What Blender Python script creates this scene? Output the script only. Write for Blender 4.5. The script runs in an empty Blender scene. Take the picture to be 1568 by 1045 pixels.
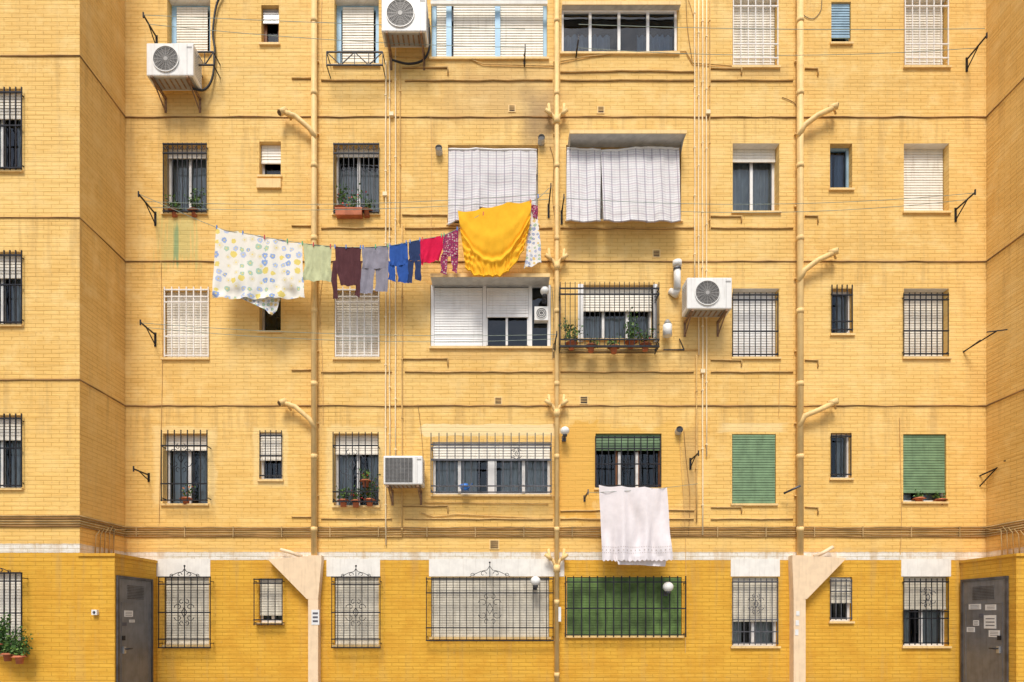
import bpy, math, random
from mathutils import Vector, noise
random.seed(7)
D=12.0; CX=-0.225; CZ=1.6
def X(px,o=0): return CX+(px-766)/80*(D-o)/D
def Z(py,o=0): return CZ+(950-py)/80*(D-o)/D
WD=1.305            # projection of the side wings
XL=X(192); XR=X(1510); PL=X(240); PR=X(1470)
ZP=2.74; ZTOP=16.2
sc=bpy.context.scene
# ---------------------------------------------------------------- nodes
class NT:
    def __init__(s,name):
        s.m=bpy.data.materials.new(name); s.m.use_nodes=True; s.t=s.m.node_tree
        s.b=s.t.nodes['Principled BSDF']; s.out=s.t.nodes['Material Output']
        g=s.t.nodes.new('ShaderNodeNewGeometry'); s.pos=g.outputs['Position']
    def put(s,sock,v):
        if isinstance(v,bpy.types.NodeSocket): s.t.links.new(v,sock)
        else:
            if hasattr(sock.default_value,'__len__') and len(sock.default_value)==4 and len(v)==3: v=(*v,1)
            sock.default_value=v
    def n(s,typ,ins={},out=0,**props):
        nd=s.t.nodes.new('ShaderNode'+typ)
        for k,v in props.items(): setattr(nd,k,v)
        for k,v in ins.items(): s.put(nd.inputs[k],v)
        return nd.outputs[out]
    def ma(s,op,a,b=0.0,c=None,clamp=False):
        i={0:a,1:b}
        if c is not None: i[2]=c
        return s.n('Math',i,operation=op,use_clamp=clamp)
    def mix(s,f,a,b,bl='MIX'):
        return s.n('Mix',{0:f,6:a,7:b},out=2,data_type='RGBA',blend_type=bl)
    def sstep(s,v,a,b):
        return s.n('MapRange',{0:v,1:a,2:b,3:0.0,4:1.0},interpolation_type='SMOOTHSTEP')
    def xyz(s):
        nd=s.t.nodes.new('ShaderNodeSeparateXYZ'); s.t.links.new(s.pos,nd.inputs[0]); return nd.outputs
    def comb(s,x,y,z=0.0): return s.n('CombineXYZ',{0:x,1:y,2:z})
    def noise(s,vec,scale,detail=3.0,rough=.55,out=0,dim='3D'): return s.n('TexNoise',{'Vector':vec,'Scale':scale,'Detail':detail,'Roughness':rough},out=out,noise_dimensions=dim)
    def bump(s,h,st=.4,dist=.01):
        nb=s.n('Bump',{'Height':h,'Strength':st,'Distance':dist}); s.t.links.new(nb,s.b.inputs['Normal'])
def rgb(c,k=1): return tuple(min(1,x*k) for x in c)
def mat(name,c,rough=.6,metal=0.0,var=.12,scale=6.0,bump=0,streak=0.0,spec=.35):
    t=NT(name); f=t.noise(t.pos,scale,3.0)
    f=t.sstep(f,.3,.7)
    col=t.mix(f,rgb(c,1-var),rgb(c,1+var))
    if streak>0:
        x,y,z=t.xyz(); v=t.comb(t.ma('MULTIPLY',t.ma('ADD',x,y),22.0),t.ma('MULTIPLY',z,1.5))
        sf=t.sstep(t.noise(v,1.0,2.0,dim='2D'),.5,.8)
        col=t.mix(t.ma('MULTIPLY',sf,streak),col,rgb((c[0]*.45,c[1]*.38,c[2]*.3)))
    t.put(t.b.inputs['Base Color'],col); t.b.inputs['Roughness'].default_value=rough
    t.b.inputs['Metallic'].default_value=metal; t.b.inputs['Specular IOR Level'].default_value=spec
    if bump>0: t.bump(t.noise(t.pos,50.0,2.0),bump,.004)
    return t.m
def rectmask(t,u,z,cx,cz,rx,rz,nz,soft=.25,amp=.8):
    dx=t.ma('DIVIDE',t.ma('ABSOLUTE',t.ma('SUBTRACT',u,cx)),rx)
    dz=t.ma('DIVIDE',t.ma('ABSOLUTE',t.ma('SUBTRACT',z,cz)),rz)
    m=t.ma('MAXIMUM',dx,dz)
    m=t.ma('ADD',m,t.ma('MULTIPLY',t.ma('SUBTRACT',nz,.5),amp))
    return t.sstep(m,1.0+soft*.5,1.0-soft*.5)
def wallmat():
    t=NT('painted_brick'); x,y,z=t.xyz(); u=t.ma('ADD',x,y)
    vec=t.comb(u,z)
    big=t.noise(vec,.35,3.0,.6,dim='2D'); mid=t.noise(vec,2.2,4.0,.65,dim='2D'); fine=t.noise(vec,13.0,3.0,.7,dim='2D')
    vecw=t.comb(t.ma('ADD',u,t.ma('MULTIPLY',fine,.012)),t.ma('ADD',z,t.ma('MULTIPLY',t.ma('ADD',big,t.ma('MULTIPLY',fine,.5)),.016)))
    br=t.t.nodes.new('ShaderNodeTexBrick')
    for k,v in {'Color1':(1,1,1,1),'Color2':(.95,.935,.90,1),'Mortar':(.80,.73,.60,1),'Scale':1.0,'Mortar Size':.0080,'Mortar Smooth':.5,'Bias':-.2,'Brick Width':.27,'Row Height':.0725}.items(): br.inputs[k].default_value=v
    t.t.links.new(vecw,br.inputs['Vector'])
    st=t.noise(t.comb(t.ma('MULTIPLY',u,5.0),t.ma('MULTIPLY',z,.45)),1.0,3.0,.6,dim='2D')
    crs=t.noise(t.comb(t.ma('MULTIPLY',u,.9),t.ma('MULTIPLY',z,13.8)),1.0,2.0,.6,dim='2D')
    A=t.mix(t.sstep(big,.35,.65),(.90,.605,.215),(.85,.545,.175))
    A=t.mix(t.sstep(mid,.45,.75),A,(.91,.635,.25))
    A=t.mix(t.ma('MULTIPLY',t.sstep(z,7.5,3.0),.45),A,(.87,.545,.15))
    G=t.mix(t.sstep(mid,.35,.7),(.76,.43,.055),(.68,.355,.04))
    Wh=t.mix(t.sstep(fine,.4,.7),(.84,.80,.72),(.76,.70,.58))
    ze=t.ma('ADD',z,t.ma('MULTIPLY',t.ma('SUBTRACT',fine,.5),.02))
    col=t.mix(t.ma('GREATER_THAN',ze,2.752),G,Wh)
    col=t.mix(t.ma('GREATER_THAN',ze,2.905),col,A)
    col=t.mix(t.ma('MULTIPLY',t.sstep(crs,.48,.72),.24),col,t.mix(1.0,col,(.80,.70,.50),'MULTIPLY'))
    bf=t.ma('MULTIPLY_ADD',t.sstep(mid,.35,.65),-.7,1.0)
    bc=t.mix(bf,(1,1,1),br.outputs['Color'])
    col=t.mix(1.0,col,bc,'MULTIPLY')
    v=t.ma('FRACT',t.ma('DIVIDE',t.ma('SUBTRACT',Z(180)+27.625,z),2.7625))
    dr=t.ma('MULTIPLY',t.ma('SUBTRACT',1.0,t.sstep(v,0.0,.42)),t.sstep(st,.46,.70))
    col=t.mix(t.ma('MULTIPLY',dr,.36),col,(.52,.30,.09))
    col=t.mix(t.ma('MULTIPLY',t.sstep(st,.52,.75),.16),col,(.50,.35,.16))
    dl=t.ma('MINIMUM',v,t.ma('SUBTRACT',1.0,v))
    col=t.mix(t.ma('MULTIPLY',t.ma('MULTIPLY',t.sstep(dl,.03,.0),t.sstep(mid,.3,.7)),.35),col,(.50,.31,.12))
    ch=t.sstep(fine,.69,.75)
    col=t.mix(t.ma('MULTIPLY',ch,.35),col,(.42,.27,.14))
    def S(px0,py0,px1,py1,c,k,soft=.6,amp=1.2,nz=mid):
        nonlocal col
        cx=(X(px0)+X(px1))/2; cz=(Z(py0)+Z(py1))/2
        m=rectmask(t,u,z,cx,cz,abs(X(px1)-X(px0))/2,abs(Z(py0)-Z(py1))/2,nz,soft,amp)
        col=t.mix(t.ma('MULTIPLY',m,k),col,c)
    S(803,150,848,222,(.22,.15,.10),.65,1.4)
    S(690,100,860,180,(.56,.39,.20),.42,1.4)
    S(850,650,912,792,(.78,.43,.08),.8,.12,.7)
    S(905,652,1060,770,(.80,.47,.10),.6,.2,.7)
    S(650,650,858,668,(.92,.74,.40),.8,.1,.8)
    S(236,655,330,775,(.93,.69,.31),.65,.15,.5)
    S(500,655,590,780,(.93,.69,.31),.6,.15,.5)
    S(388,655,440,745,(.93,.69,.31),.6,.15,.5)
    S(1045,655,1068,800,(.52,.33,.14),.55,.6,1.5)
    S(1108,100,1200,118,(.55,.36,.15),.45,.6,1.)
    S(1105,648,1200,662,(.92,.73,.38),.5,.3,.8)
    S(655,535,845,552,(.60,.38,.15),.4,.8,1.2); S(858,545,1060,600,(.62,.40,.15),.35,1.0,1.4); S(585,755,655,800,(.60,.38,.15),.35,.8,1.4)
    S(220,150,320,200,(.62,.42,.18),.3,1.0,1.5); S(1045,490,1125,560,(.58,.38,.16),.3,1.0,1.5); S(1105,18,1200,60,(.92,.70,.33),.4,.5,1.)
    gs=t.noise(t.comb(t.ma('MULTIPLY',u,16.0),t.ma('MULTIPLY',z,.8)),1.0,2.0,dim='2D')
    S(246,330,300,402,(.56,.52,.20),.6,.7,1.8,gs)
    S(266,350,273,402,(.16,.34,.18),.7,.7,1.8,gs)
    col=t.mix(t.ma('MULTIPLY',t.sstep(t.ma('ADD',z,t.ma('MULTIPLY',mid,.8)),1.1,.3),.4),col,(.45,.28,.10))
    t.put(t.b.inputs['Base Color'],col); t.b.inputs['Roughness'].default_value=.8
    t.b.inputs['Specular IOR Level'].default_value=.2
    h=t.ma('ADD',t.ma('MULTIPLY',t.ma('SUBTRACT',1.0,br.outputs['Fac']),.7),t.ma('MULTIPLY',crs,1.2))
    t.bump(h,.6,.011)
    return t.m
M={}
M['wall']=wallmat()
M['white']=mat('white_paint',(.84,.81,.74),.7,var=.06,streak=.18)
M['soffit']=mat('soffit_yellow',(.82,.54,.20),.8)
M['pipe']=mat('painted_pipe',(.86,.60,.255),.55,var=.07,streak=.28)
M['pipe2']=mat('conduit_paint',(.68,.44,.16),.6,var=.15,streak=.2)
M['cream']=mat('conduit_cream',(.92,.76,.48),.5,var=.05,streak=.12)
M['beige']=mat('beige_plaster',(.84,.64,.42),.75,var=.06,streak=.2)
M['joint_shade']=mat('joint_shadow',(.32,.18,.07),.9,var=.4,scale=2)  # dark brown of slab joints and wires, also the shadow drawn under conduits
M['cable']=mat('old_cable',(.44,.29,.12),.6,var=.3,scale=3)
M['wire']=mat('thin_wire',(.16,.13,.10),.6)
M['black']=mat('black_iron',(.022,.022,.026),.45,.3,var=.4)
M['darkgrey']=mat('grey_iron',(.10,.10,.11),.45,.4,var=.3)
M['wbar']=mat('white_iron',(.84,.80,.74),.45,var=.05,streak=.3)
M['frame']=mat('white_frame',(.84,.83,.80),.4,var=.04,streak=.1)
M['alu']=mat('aluminium',(.50,.50,.50),.35,.6,var=.1)
M['blue']=mat('blue_frame',(.40,.64,.85),.5,var=.08)
M['teal']=mat('teal_frame',(.28,.42,.52),.5,var=.1)
M['brown']=mat('brown_wood',(.22,.09,.035),.55,var=.2)
M['cshut']=mat('cream_shutter',(.84,.79,.68),.5,var=.05,streak=.25)
M['wshut']=mat('white_shutter',(.86,.85,.82),.5,var=.04,streak=.15)
M['dshut']=mat('dusty_shutter',(.62,.57,.46),.6,var=.1,streak=.3)
M['gshut']=mat('green_shutter',(.17,.27,.14),.5,var=.14,streak=.25)
M['glime']=mat('green_blind',(.10,.17,.045),.7,var=.4,scale=3,streak=.4)
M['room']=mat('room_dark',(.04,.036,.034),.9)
M['curtain']=mat('net_curtain',(.74,.74,.72),.9,var=.08)
M['bcurtain']=mat('blue_curtain',(.25,.33,.45),.9,var=.1)
M['ac']=mat('ac_white',(.84,.83,.79),.35,var=.04,streak=.2)
M['acd']=mat('ac_dark',(.13,.125,.12),.5)
M['acg']=mat('ac_wire',(.36,.35,.33),.4)
M['rust']=mat('rusty_steel',(.28,.17,.10),.7,var=.3,scale=20)
M['hose']=mat('black_hose',(.02,.02,.022),.5)
M['door']=mat('grey_metal_door',(.20,.205,.22),.45,.3,var=.12,streak=.25)
M['paper']=mat('paper',(.78,.78,.76),.8,var=.05)
M['lace']=mat('lace_openwork',(.55,.50,.48),.9,var=.1)
M['ink']=mat('print_ink',(.12,.12,.14),.8)
M['terra']=mat('terracotta',(.48,.15,.07),.7,var=.2)
M['leaf']=mat('leaf',(.055,.13,.03),.55,var=.4,scale=25)
M['leaf2']=mat('leaf_light',(.14,.24,.05),.55,var=.3,scale=25)
M['red']=mat('flower_red',(.65,.03,.03),.6)
M['orange']=mat('flower_orange',(.8,.25,.05),.6)
M['lamp']=mat('lamp_white',(.84,.84,.80),.3,var=.04)
M['vent']=mat('vent_dark',(.13,.085,.05),.8,var=.3)
M['awn']=mat('awning_underside',(.60,.59,.55),.8,var=.12,streak=.3)
M['line']=mat('nylon_line',(.22,.28,.24),.5)
M['pegb']=mat('peg_blue',(.05,.2,.6),.5); M['pegg']=mat('peg_green',(.1,.45,.2),.5); M['pegr']=mat('peg_red',(.6,.05,.05),.5)
def glassmat():
    t=NT('window_glass'); n=t.t.nodes
    tr=n.new('ShaderNodeBsdfTransparent'); tr.inputs[0].default_value=(.70,.76,.78,1)
    gl=n.new('ShaderNodeBsdfGlossy'); gl.inputs[0].default_value=(.45,.50,.55,1); gl.inputs['Roughness'].default_value=.04
    fr=t.n('Fresnel',{'IOR':1.5}); fac=t.ma('MULTIPLY_ADD',fr,1.0,.06,clamp=True)
    nb=t.n('Bump',{'Height':t.noise(t.pos,1.5,2.0),'Strength':.3,'Distance':.08}); t.t.links.new(nb,gl.inputs['Normal'])
    mx=n.new('ShaderNodeMixShader'); t.t.links.new(fac,mx.inputs[0]); t.t.links.new(tr.outputs[0],mx.inputs[1]); t.t.links.new(gl.outputs[0],mx.inputs[2])
    t.t.links.new(mx.outputs[0],t.out.inputs[0]); return t.m
M['glass']=glassmat()
def clothmat(name,c,var=.08,trans=.15,bst=.5):
    t=NT(name); f=t.noise(t.pos,9.0,3.0); col=t.mix(t.sstep(f,.3,.7),rgb(c,1-var),rgb(c,1+var))
    t.put(t.b.inputs['Base Color'],col); t.b.inputs['Roughness'].default_value=.9; t.b.inputs['Specular IOR Level'].default_value=.1
    x,y,z=t.xyz(); cr=t.noise(t.comb(t.ma('MULTIPLY',x,9.0),t.ma('MULTIPLY',z,3.5)),1.0,3.0,.6,dim='2D')
    t.bump(cr,bst,.04)
    if trans:
        tl=t.n('BsdfTranslucent',{'Color':col}); ms=t.t.nodes.new('ShaderNodeMixShader'); ms.inputs[0].default_value=trans
        t.t.links.new(t.b.outputs[0],ms.inputs[1]); t.t.links.new(tl,ms.inputs[2]); t.t.links.new(ms.outputs[0],t.out.inputs[0])
    return t
for k,c in {'c_green':(.55,.58,.34),'c_maroon':(.10,.04,.045),'c_grey':(.27,.26,.31),'c_blue':(.035,.10,.36),'c_navy':(.03,.05,.13),'c_red':(.66,.015,.07),'c_yellow':(.95,.52,.035),'c_towel':(.86,.82,.84)}.items():
    M[k]=clothmat(k[2:]+'_fabric',c,var=.03 if k in('c_towel','c_yellow') else .08,trans=.12 if k in('c_yellow','c_towel') else .05,bst=.3 if k in('c_towel','c_yellow') else .5).m
def flower(name,bg,scale,cols,rad):
    t=clothmat(name,bg,.02,.10,.3); x,y,z=t.xyz()
    v=t.comb(x,z); vo=t.t.nodes.new('ShaderNodeTexVoronoi'); vo.voronoi_dimensions='2D'; vo.inputs['Scale'].default_value=scale; vo.inputs['Randomness'].default_value=.6
    t.t.links.new(v,vo.inputs['Vector'])
    sp=t.t.nodes.new('ShaderNodeSeparateColor'); t.t.links.new(vo.outputs['Color'],sp.inputs[0])
    r=t.t.nodes.new('ShaderNodeValToRGB'); r.color_ramp.interpolation='CONSTANT'; el=r.color_ramp.elements
    for i,c in enumerate(cols):
        e=el[i] if i<2 else el.new(i/len(cols)); e.position=i/len(cols); e.color=(*c,1)
    t.t.links.new(sp.outputs[0],r.inputs[0])
    d=vo.outputs['Distance']
    wob=t.ma('MULTIPLY_ADD',t.noise(v,scale*4,1.0,dim='2D'),.3,-.15)
    d2=t.ma('ADD',d,wob)
    rr=t.ma('MULTIPLY_ADD',sp.outputs[1],rad*.6,rad*.7)
    col=t.mix(t.ma('LESS_THAN',d2,rr),bg,r.outputs[0])
    col=t.mix(t.ma('LESS_THAN',d,.10),col,(.85,.70,.2))
    t.put(t.b.inputs['Base Color'],col); return t.m
M['c_flower']=flower('floral_fabric',(.86,.84,.76),6.8,[(.28,.42,.74),(.82,.68,.20),(.44,.62,.48),(.48,.58,.80),(.80,.76,.62)],.33)
M['c_flower2']=flower('floral_fabric_small',(.85,.84,.80),13,[(.20,.32,.62),(.75,.55,.25),(.35,.55,.45),(.36,.46,.74)],.34)
M['c_print']=flower('dark_print_fabric',(.30,.04,.12),26,[(.6,.25,.35),(.1,.02,.1),(.5,.4,.42),(.3,.02,.1)],.34)
def plaid():
    t=clothmat('plaid_blind_fabric',(.74,.73,.73),.04,.12,.3); x,y,z=t.xyz()
    a=t.ma('LESS_THAN',t.ma('FRACT',t.ma('DIVIDE',x,.155)),.14)
    b=t.ma('LESS_THAN',t.ma('FRACT',t.ma('DIVIDE',z,.155)),.15)
    c=t.ma('LESS_THAN',t.ma('FRACT',t.ma('DIVIDE',z,.052)),.4)
    a2=t.ma('LESS_THAN',t.ma('FRACT',t.ma('DIVIDE',x,.052)),.4)
    col=t.mix(t.ma('MULTIPLY',c,.60),(.86,.84,.83),(.52,.52,.55))
    col=t.mix(t.ma('MULTIPLY',a2,.18),col,(.55,.55,.60))
    col=t.mix(t.ma('MULTIPLY',a,.65),col,(.32,.29,.37)); col=t.mix(t.ma('MULTIPLY',b,.35),col,(.55,.40,.46))
    col=t.mix(t.ma('MULTIPLY',t.sstep(t.noise(t.pos,1.7,3.0),.45,.75),.2),col,(.50,.45,.38))
    t.put(t.b.inputs['Base Color'],col); return t.m
M['plaid']=plaid()
# ---------------------------------------------------------------- mesh builder
class MB:
    def __init__(s): s.v=[];s.f=[];s.mi=[];s.ms=[];s.sm=[]
    def m(s,k):
        if k not in s.ms: s.ms.append(k)
        return s.ms.index(k)
    def face(s,pts,k,sm=False):
        i=len(s.v); s.v+= [tuple(p) for p in pts]; s.f.append(tuple(range(i,i+len(pts)))); s.mi.append(s.m(k)); s.sm.append(sm)
    def box(s,x0,x1,y0,y1,z0,z1,k):
        if x0>x1:x0,x1=x1,x0
        if y0>y1:y0,y1=y1,y0
        if z0>z1:z0,z1=z1,z0
        i=len(s.v); s.v+=[(x,y,z) for z in(z0,z1) for y in(y0,y1) for x in(x0,x1)]
        for f in((0,1,5,4),(1,3,7,5),(3,2,6,7),(2,0,4,6),(4,5,7,6),(0,2,3,1)):
            s.f.append(tuple(i+j for j in f)); s.mi.append(s.m(k)); s.sm.append(False)
    def tube(s,pts,r,k,n=6,cap=True):
        pts=[Vector(p) for p in pts]; rs=r if isinstance(r,(list,tuple)) else [r]*len(pts)
        base=len(s.v); N=len(pts); up=None
        for j,p in enumerate(pts):
            a=pts[j]-pts[j-1] if j>0 else pts[1]-pts[0]; b=pts[j+1]-p if j<N-1 else a
            d=(a.normalized()+b.normalized());
            if d.length<1e-6: d=a
            d.normalize()
            if up is None:
                up=Vector((0,1,0)) if abs(d.y)<.9 else Vector((0,0,1))
            q=up.cross(d)
            if q.length<1e-4: q=Vector((1,0,0)).cross(d)
            q.normalize(); w=d.cross(q).normalized(); up=w
            ca=a.normalized().dot(d); ex=1/max(.6,ca)
            for i in range(n):
                an=2*math.pi*(i+.5)/n; o=q*math.cos(an)+w*math.sin(an)
                s.v.append(tuple(p+o*rs[j]*ex))
        for j in range(N-1):
            for i in range(n):
                a=base+j*n+i; b=base+j*n+(i+1)%n
                s.f.append((a,b,b+n,a+n)); s.mi.append(s.m(k)); s.sm.append(n>4)
        if cap:
            for st,rv in((base,True),(base+(N-1)*n,False)):
                f=list(range(st,st+n));
                s.f.append(tuple(f[::-1] if rv else f)); s.mi.append(s.m(k)); s.sm.append(False)
    def grid(s,fn,nu,nv,k,sm=True):
        b=len(s.v)
        for j in range(nv+1):
            for i in range(nu+1): s.v.append(tuple(fn(i/nu,j/nv)))
        for j in range(nv):
            for i in range(nu):
                a=b+j*(nu+1)+i; s.f.append((a,a+1,a+nu+2,a+nu+1)); s.mi.append(s.m(k)); s.sm.append(sm)
    def sphere(s,c,r,k,n=14,sz=1):
        s.grid(lambda u,v:(c[0]+r*math.cos(2*math.pi*u)*math.sin(math.pi*v),c[1]+r*math.sin(2*math.pi*u)*math.sin(math.pi*v),c[2]+r*sz*math.cos(math.pi*v)),n,n//2,k)
    def disc(s,c,r,k,n=24):
        s.face([(c[0]+r*math.cos(2*math.pi*i/n),c[1],c[2]+r*math.sin(2*math.pi*i/n)) for i in range(n)],k)
    def obj(s,name,parent=None,bevel=0,center=True):
        me=bpy.data.meshes.new(name)
        if center and parent is None:
            lo=[min(v[i] for v in s.v) for i in range(3)]; hi=[max(v[i] for v in s.v) for i in range(3)]
            c=Vector(((lo[0]+hi[0])/2,(lo[1]+hi[1])/2,lo[2]))
        else: c=Vector((0,0,0))
        me.from_pydata([(v[0]-c.x,v[1]-c.y,v[2]-c.z) for v in s.v],[],s.f)
        for k in s.ms: me.materials.append(M[k])
        me.polygons.foreach_set('material_index',s.mi); me.polygons.foreach_set('use_smooth',s.sm); me.update()
        o=bpy.data.objects.new(name,me); sc.collection.objects.link(o); o.location=c
        if parent: o.parent=parent
        if bevel:
            b=o.modifiers.new('bevel','BEVEL'); b.width=bevel; b.segments=2; b.limit_method='ANGLE'
        return o
def empty(name,loc=(0,0,0)):
    e=bpy.data.objects.new(name,None); sc.collection.objects.link(e); e.location=loc; return e
BLD=empty('apartment_building')
# ---------------------------------------------------------------- building parts
FR=MB(); SH=MB(); GL=MB(); RM=MB(); GR=MB(); RV=MB()
holes=[]; lholes=[]
def infill(x0,x1,z0,z1,y,frame='frame',panes=2,sh=0.0,shm='cshut',curtain=None,fw=.045,ctop=1.0):
    f=fw
    FR.box(x0,x0+f,y-.03,y+.03,z0,z1,frame); FR.box(x1-f,x1,y-.03,y+.03,z0,z1,frame)
    FR.box(x0+f,x1-f,y-.03,y+.03,z0,z0+f,frame); FR.box(x0+f,x1-f,y-.03,y+.03,z1-f,z1,frame)
    for i in range(1,panes):
        xm=x0+(x1-x0)*i/panes; FR.box(xm-f*.6,xm+f*.6,y-.022,y+.022,z0+f,z1-f,frame)
    GL.face([(x0+f,y+.008,z0+f),(x1-f,y+.008,z0+f),(x1-f,y+.008,z1-f),(x0+f,y+.008,z1-f)],'glass')
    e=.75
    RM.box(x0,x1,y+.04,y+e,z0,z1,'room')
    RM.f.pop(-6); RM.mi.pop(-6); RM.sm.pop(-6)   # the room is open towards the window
    if curtain:
        for (a,b) in ([(0.02,random.uniform(.3,.45)),(random.uniform(.55,.7),.98)] if curtain!='curtain_full' else [(0.02,.98)]):
            xa=x0+(x1-x0)*a; xb=x0+(x1-x0)*b; zt=z0+(z1-z0)*ctop; k='curtain' if curtain.startswith('curtain') else curtain
            ph=random.random()*6
            RM.grid(lambda u,v:(xa+(xb-xa)*u,y+.12+.03*math.sin(u*(xb-xa)*50+ph+math.sin(u*9))+.012*math.sin(u*17+v*2),zt+(z0-zt)*v),max(12,int((xb-xa)*60)),2,k)
    if sh>0: shutter(x0+.01,x1-.01,z1-(z1-z0)*sh,z1,y-.085,shm)
def shutter(x0,x1,zb,zt,y,k,h=.048):
    n=max(1,int((zt-zb)/h))
    for i in range(n):
        a=zb+(zt-zb)*i/n; b=zb+(zt-zb)*(i+1)/n; g=.004
        j=random.uniform(-.002,.002)
        SH.face([(x0,y-.009+j,a),(x1,y-.009+j,a),(x1,y,b-g),(x0,y,b-g)],k)
        SH.face([(x0,y,b-g),(x1,y,b-g),(x1,y+.004,b),(x0,y+.004,b)],k)
        SH.face([(x0,y+.004,a),(x1,y+.004,a),(x1,y-.009+j,a),(x0,y-.009+j,a)],k)
    SH.box(x0,x1,y-.014,y+.01,zb-.03,zb,k)
def spiral(b,cx,cz,y,r,a0,turn,mirror,k,rr=.007):
    pts=[]
    for i in range(15):
        t=i/14; a=a0+turn*t; q=r*(1-.8*t)
        pts.append((cx+mirror*q*math.cos(a),y,cz+q*math.sin(a)))
    b.tube(pts,rr,k,4,False)
def orn_c(b,cx,cz,y,s,k):
    for sx in(-1,1):
        for sz in(-1,1):
            spiral(b,cx+sx*s*.42,cz+sz*s*.36,y,s*.30,0,sz*5.2,sx,k)
            spiral(b,cx+sx*s*.18,cz+sz*s*.75,y,s*.20,math.pi*.5*sz,-sz*5,sx,k)
    b.tube([(cx,y,cz+s*.35),(cx+s*.2,y,cz),(cx,y,cz-s*.35),(cx-s*.2,y,cz),(cx,y,cz+s*.35)],.007,k,4,False)
def orn_top(b,cx,z,y,s,k):
    for sx in(-1,1):
        spiral(b,cx+sx*s*.30,z+s*.14,y,s*.16,math.pi,-5.2,sx,k)
        spiral(b,cx+sx*s*.75,z+s*.09,y,s*.11,0,5.0,sx,k)
        b.tube([(cx,y,z+s*.5),(cx+sx*s*.12,y,z+s*.32),(cx+sx*s*.4,y,z+s*.26),(cx+sx*s*.9,y,z+s*.03)],.007,k,4,False)
    b.tube([(cx,y,z),(cx,y,z+s*.66)],.009,k,4)
    b.sphere((cx,y,z+s*.66),.02,k,8)
def grille(px0,py0,px1,py1,o,nv,rails,k='black',over=0,orn=None,r=.0095,side=False,top=None,plane=0.0):
    x0,x1,z0,z1=X(px0,o+plane),X(px1,o+plane),Z(py1,o+plane),Z(py0,o+plane); y=-(o+plane)
    for i in range(nv+1):
        x=x0+(x1-x0)*i/nv
        GR.tube([(x,y,z0),(x,y,z1+over)],r,k,4)
    for q in rails:
        z=z0+(z1-z0)*q
        GR.box(x0-.01,x1+.01,y-.013,y+.009,z-.011,z+.011,k)
    for x in(x0,x1):
        for q in(.06,.94):
            z=z0+(z1-z0)*q; GR.tube([(x,y,z),(x,-plane+.01,z)],.010,k,4)
    if side:
        for x in(x0,x1):
            for j in range(1,4):
                yy=y+(o)*j/4.0; GR.tube([(x,yy,z0),(x,yy,z1+over)],r,k,4)
            for q in rails:
                z=z0+(z1-z0)*q; GR.tube([(x,y,z),(x,-plane,z)],.010,k,4)
        for j in range(0,5):
            yy=y+o*j/4.; GR.tube([(x0,yy,z0+.02),(x1,yy,z0+.02)],.008,k,4)
    if orn: orn_c(GR,(x0+x1)/2,(z0+z1)/2,y-.014,orn,k)
    if top: orn_top(GR,(x0+x1)/2,z1,y,top,k)
def W(px0,py0,px1,py1,dep=.24,sof='white',plane=0.0,hl=None,sill=True,**kw):
    x0,x1,z0,z1=X(px0,plane),X(px1,plane),Z(py1,plane),Z(py0,plane); yp=-plane
    (holes if hl is None else hl).append((x0,x1,z0,z1))
    y1=yp+dep+.05
    RV.face([(x0,yp,z1),(x1,yp,z1),(x1,y1,z1),(x0,y1,z1)],'white' if sof=='white' else 'soffit')
    RV.face([(x0,yp,z0),(x0,y1,z0),(x1,y1,z0),(x1,yp,z0)],'soffit')
    RV.face([(x0,yp,z0),(x0,yp,z1),(x0,y1,z1),(x0,y1,z0)],'wall')
    RV.face([(x1,yp,z0),(x1,y1,z0),(x1,y1,z1),(x1,yp,z1)],'wall')
    if sill: RV.box(x0-.03,x1+.03,yp-.04,yp+.02,z0-.035,z0+.004,'pipe')
    infill(x0,x1,z0,z1,yp+dep,**kw)
# row 0
W(256,-4,322,82,frame='blue',panes=1,sh=.0,fw=.09,dep=.2); shutter(X(265),X(313),Z(70),Z(0),.14,'cshut')
W(400,8,427,68,sof='y',frame='brown',panes=1,dep=.16,sh=.35,shm='alu',fw=.06)
W(512,-4,580,100,frame='blue',panes=1,sh=.0,fw=.09,dep=.2); shutter(X(522),X(570),Z(84),Z(0),.14,'cshut')
W(660,-12,838,90,frame='blue',panes=3,sh=.0,dep=.16,fw=.09)
xx=[X(664),X(690),X(762),X(836)]
for a,b in((0,1),(1,2),(2,3)): shutter(xx[a]+.05,xx[b]-.05,Z(88),Z(-8),.1,'cshut')
FR.box(X(683),X(691),.05,.13,Z(90),Z(-8),'blue'); FR.box(X(758),X(766),.05,.13,Z(90),Z(-8),'blue')
W(860,10,1038,82,sof='y',frame='frame',panes=4,dep=.1,curtain='bcurtain',ctop=.6)
W(1122,-6,1192,103,sh=.98,shm='cshut'); grille(1123,-6,1191,100,.03,6,[.1,.3,.85],'wbar',r=.012)
W(1273,3,1303,67,sof='y',frame='teal',panes=1,dep=.12,sh=.8,shm='teal')
W(1385,-6,1453,103,sh=.98,shm='cshut'); grille(1386,-6,1452,100,.03,6,[.1,.3,.85],'wbar',r=.012)
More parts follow.
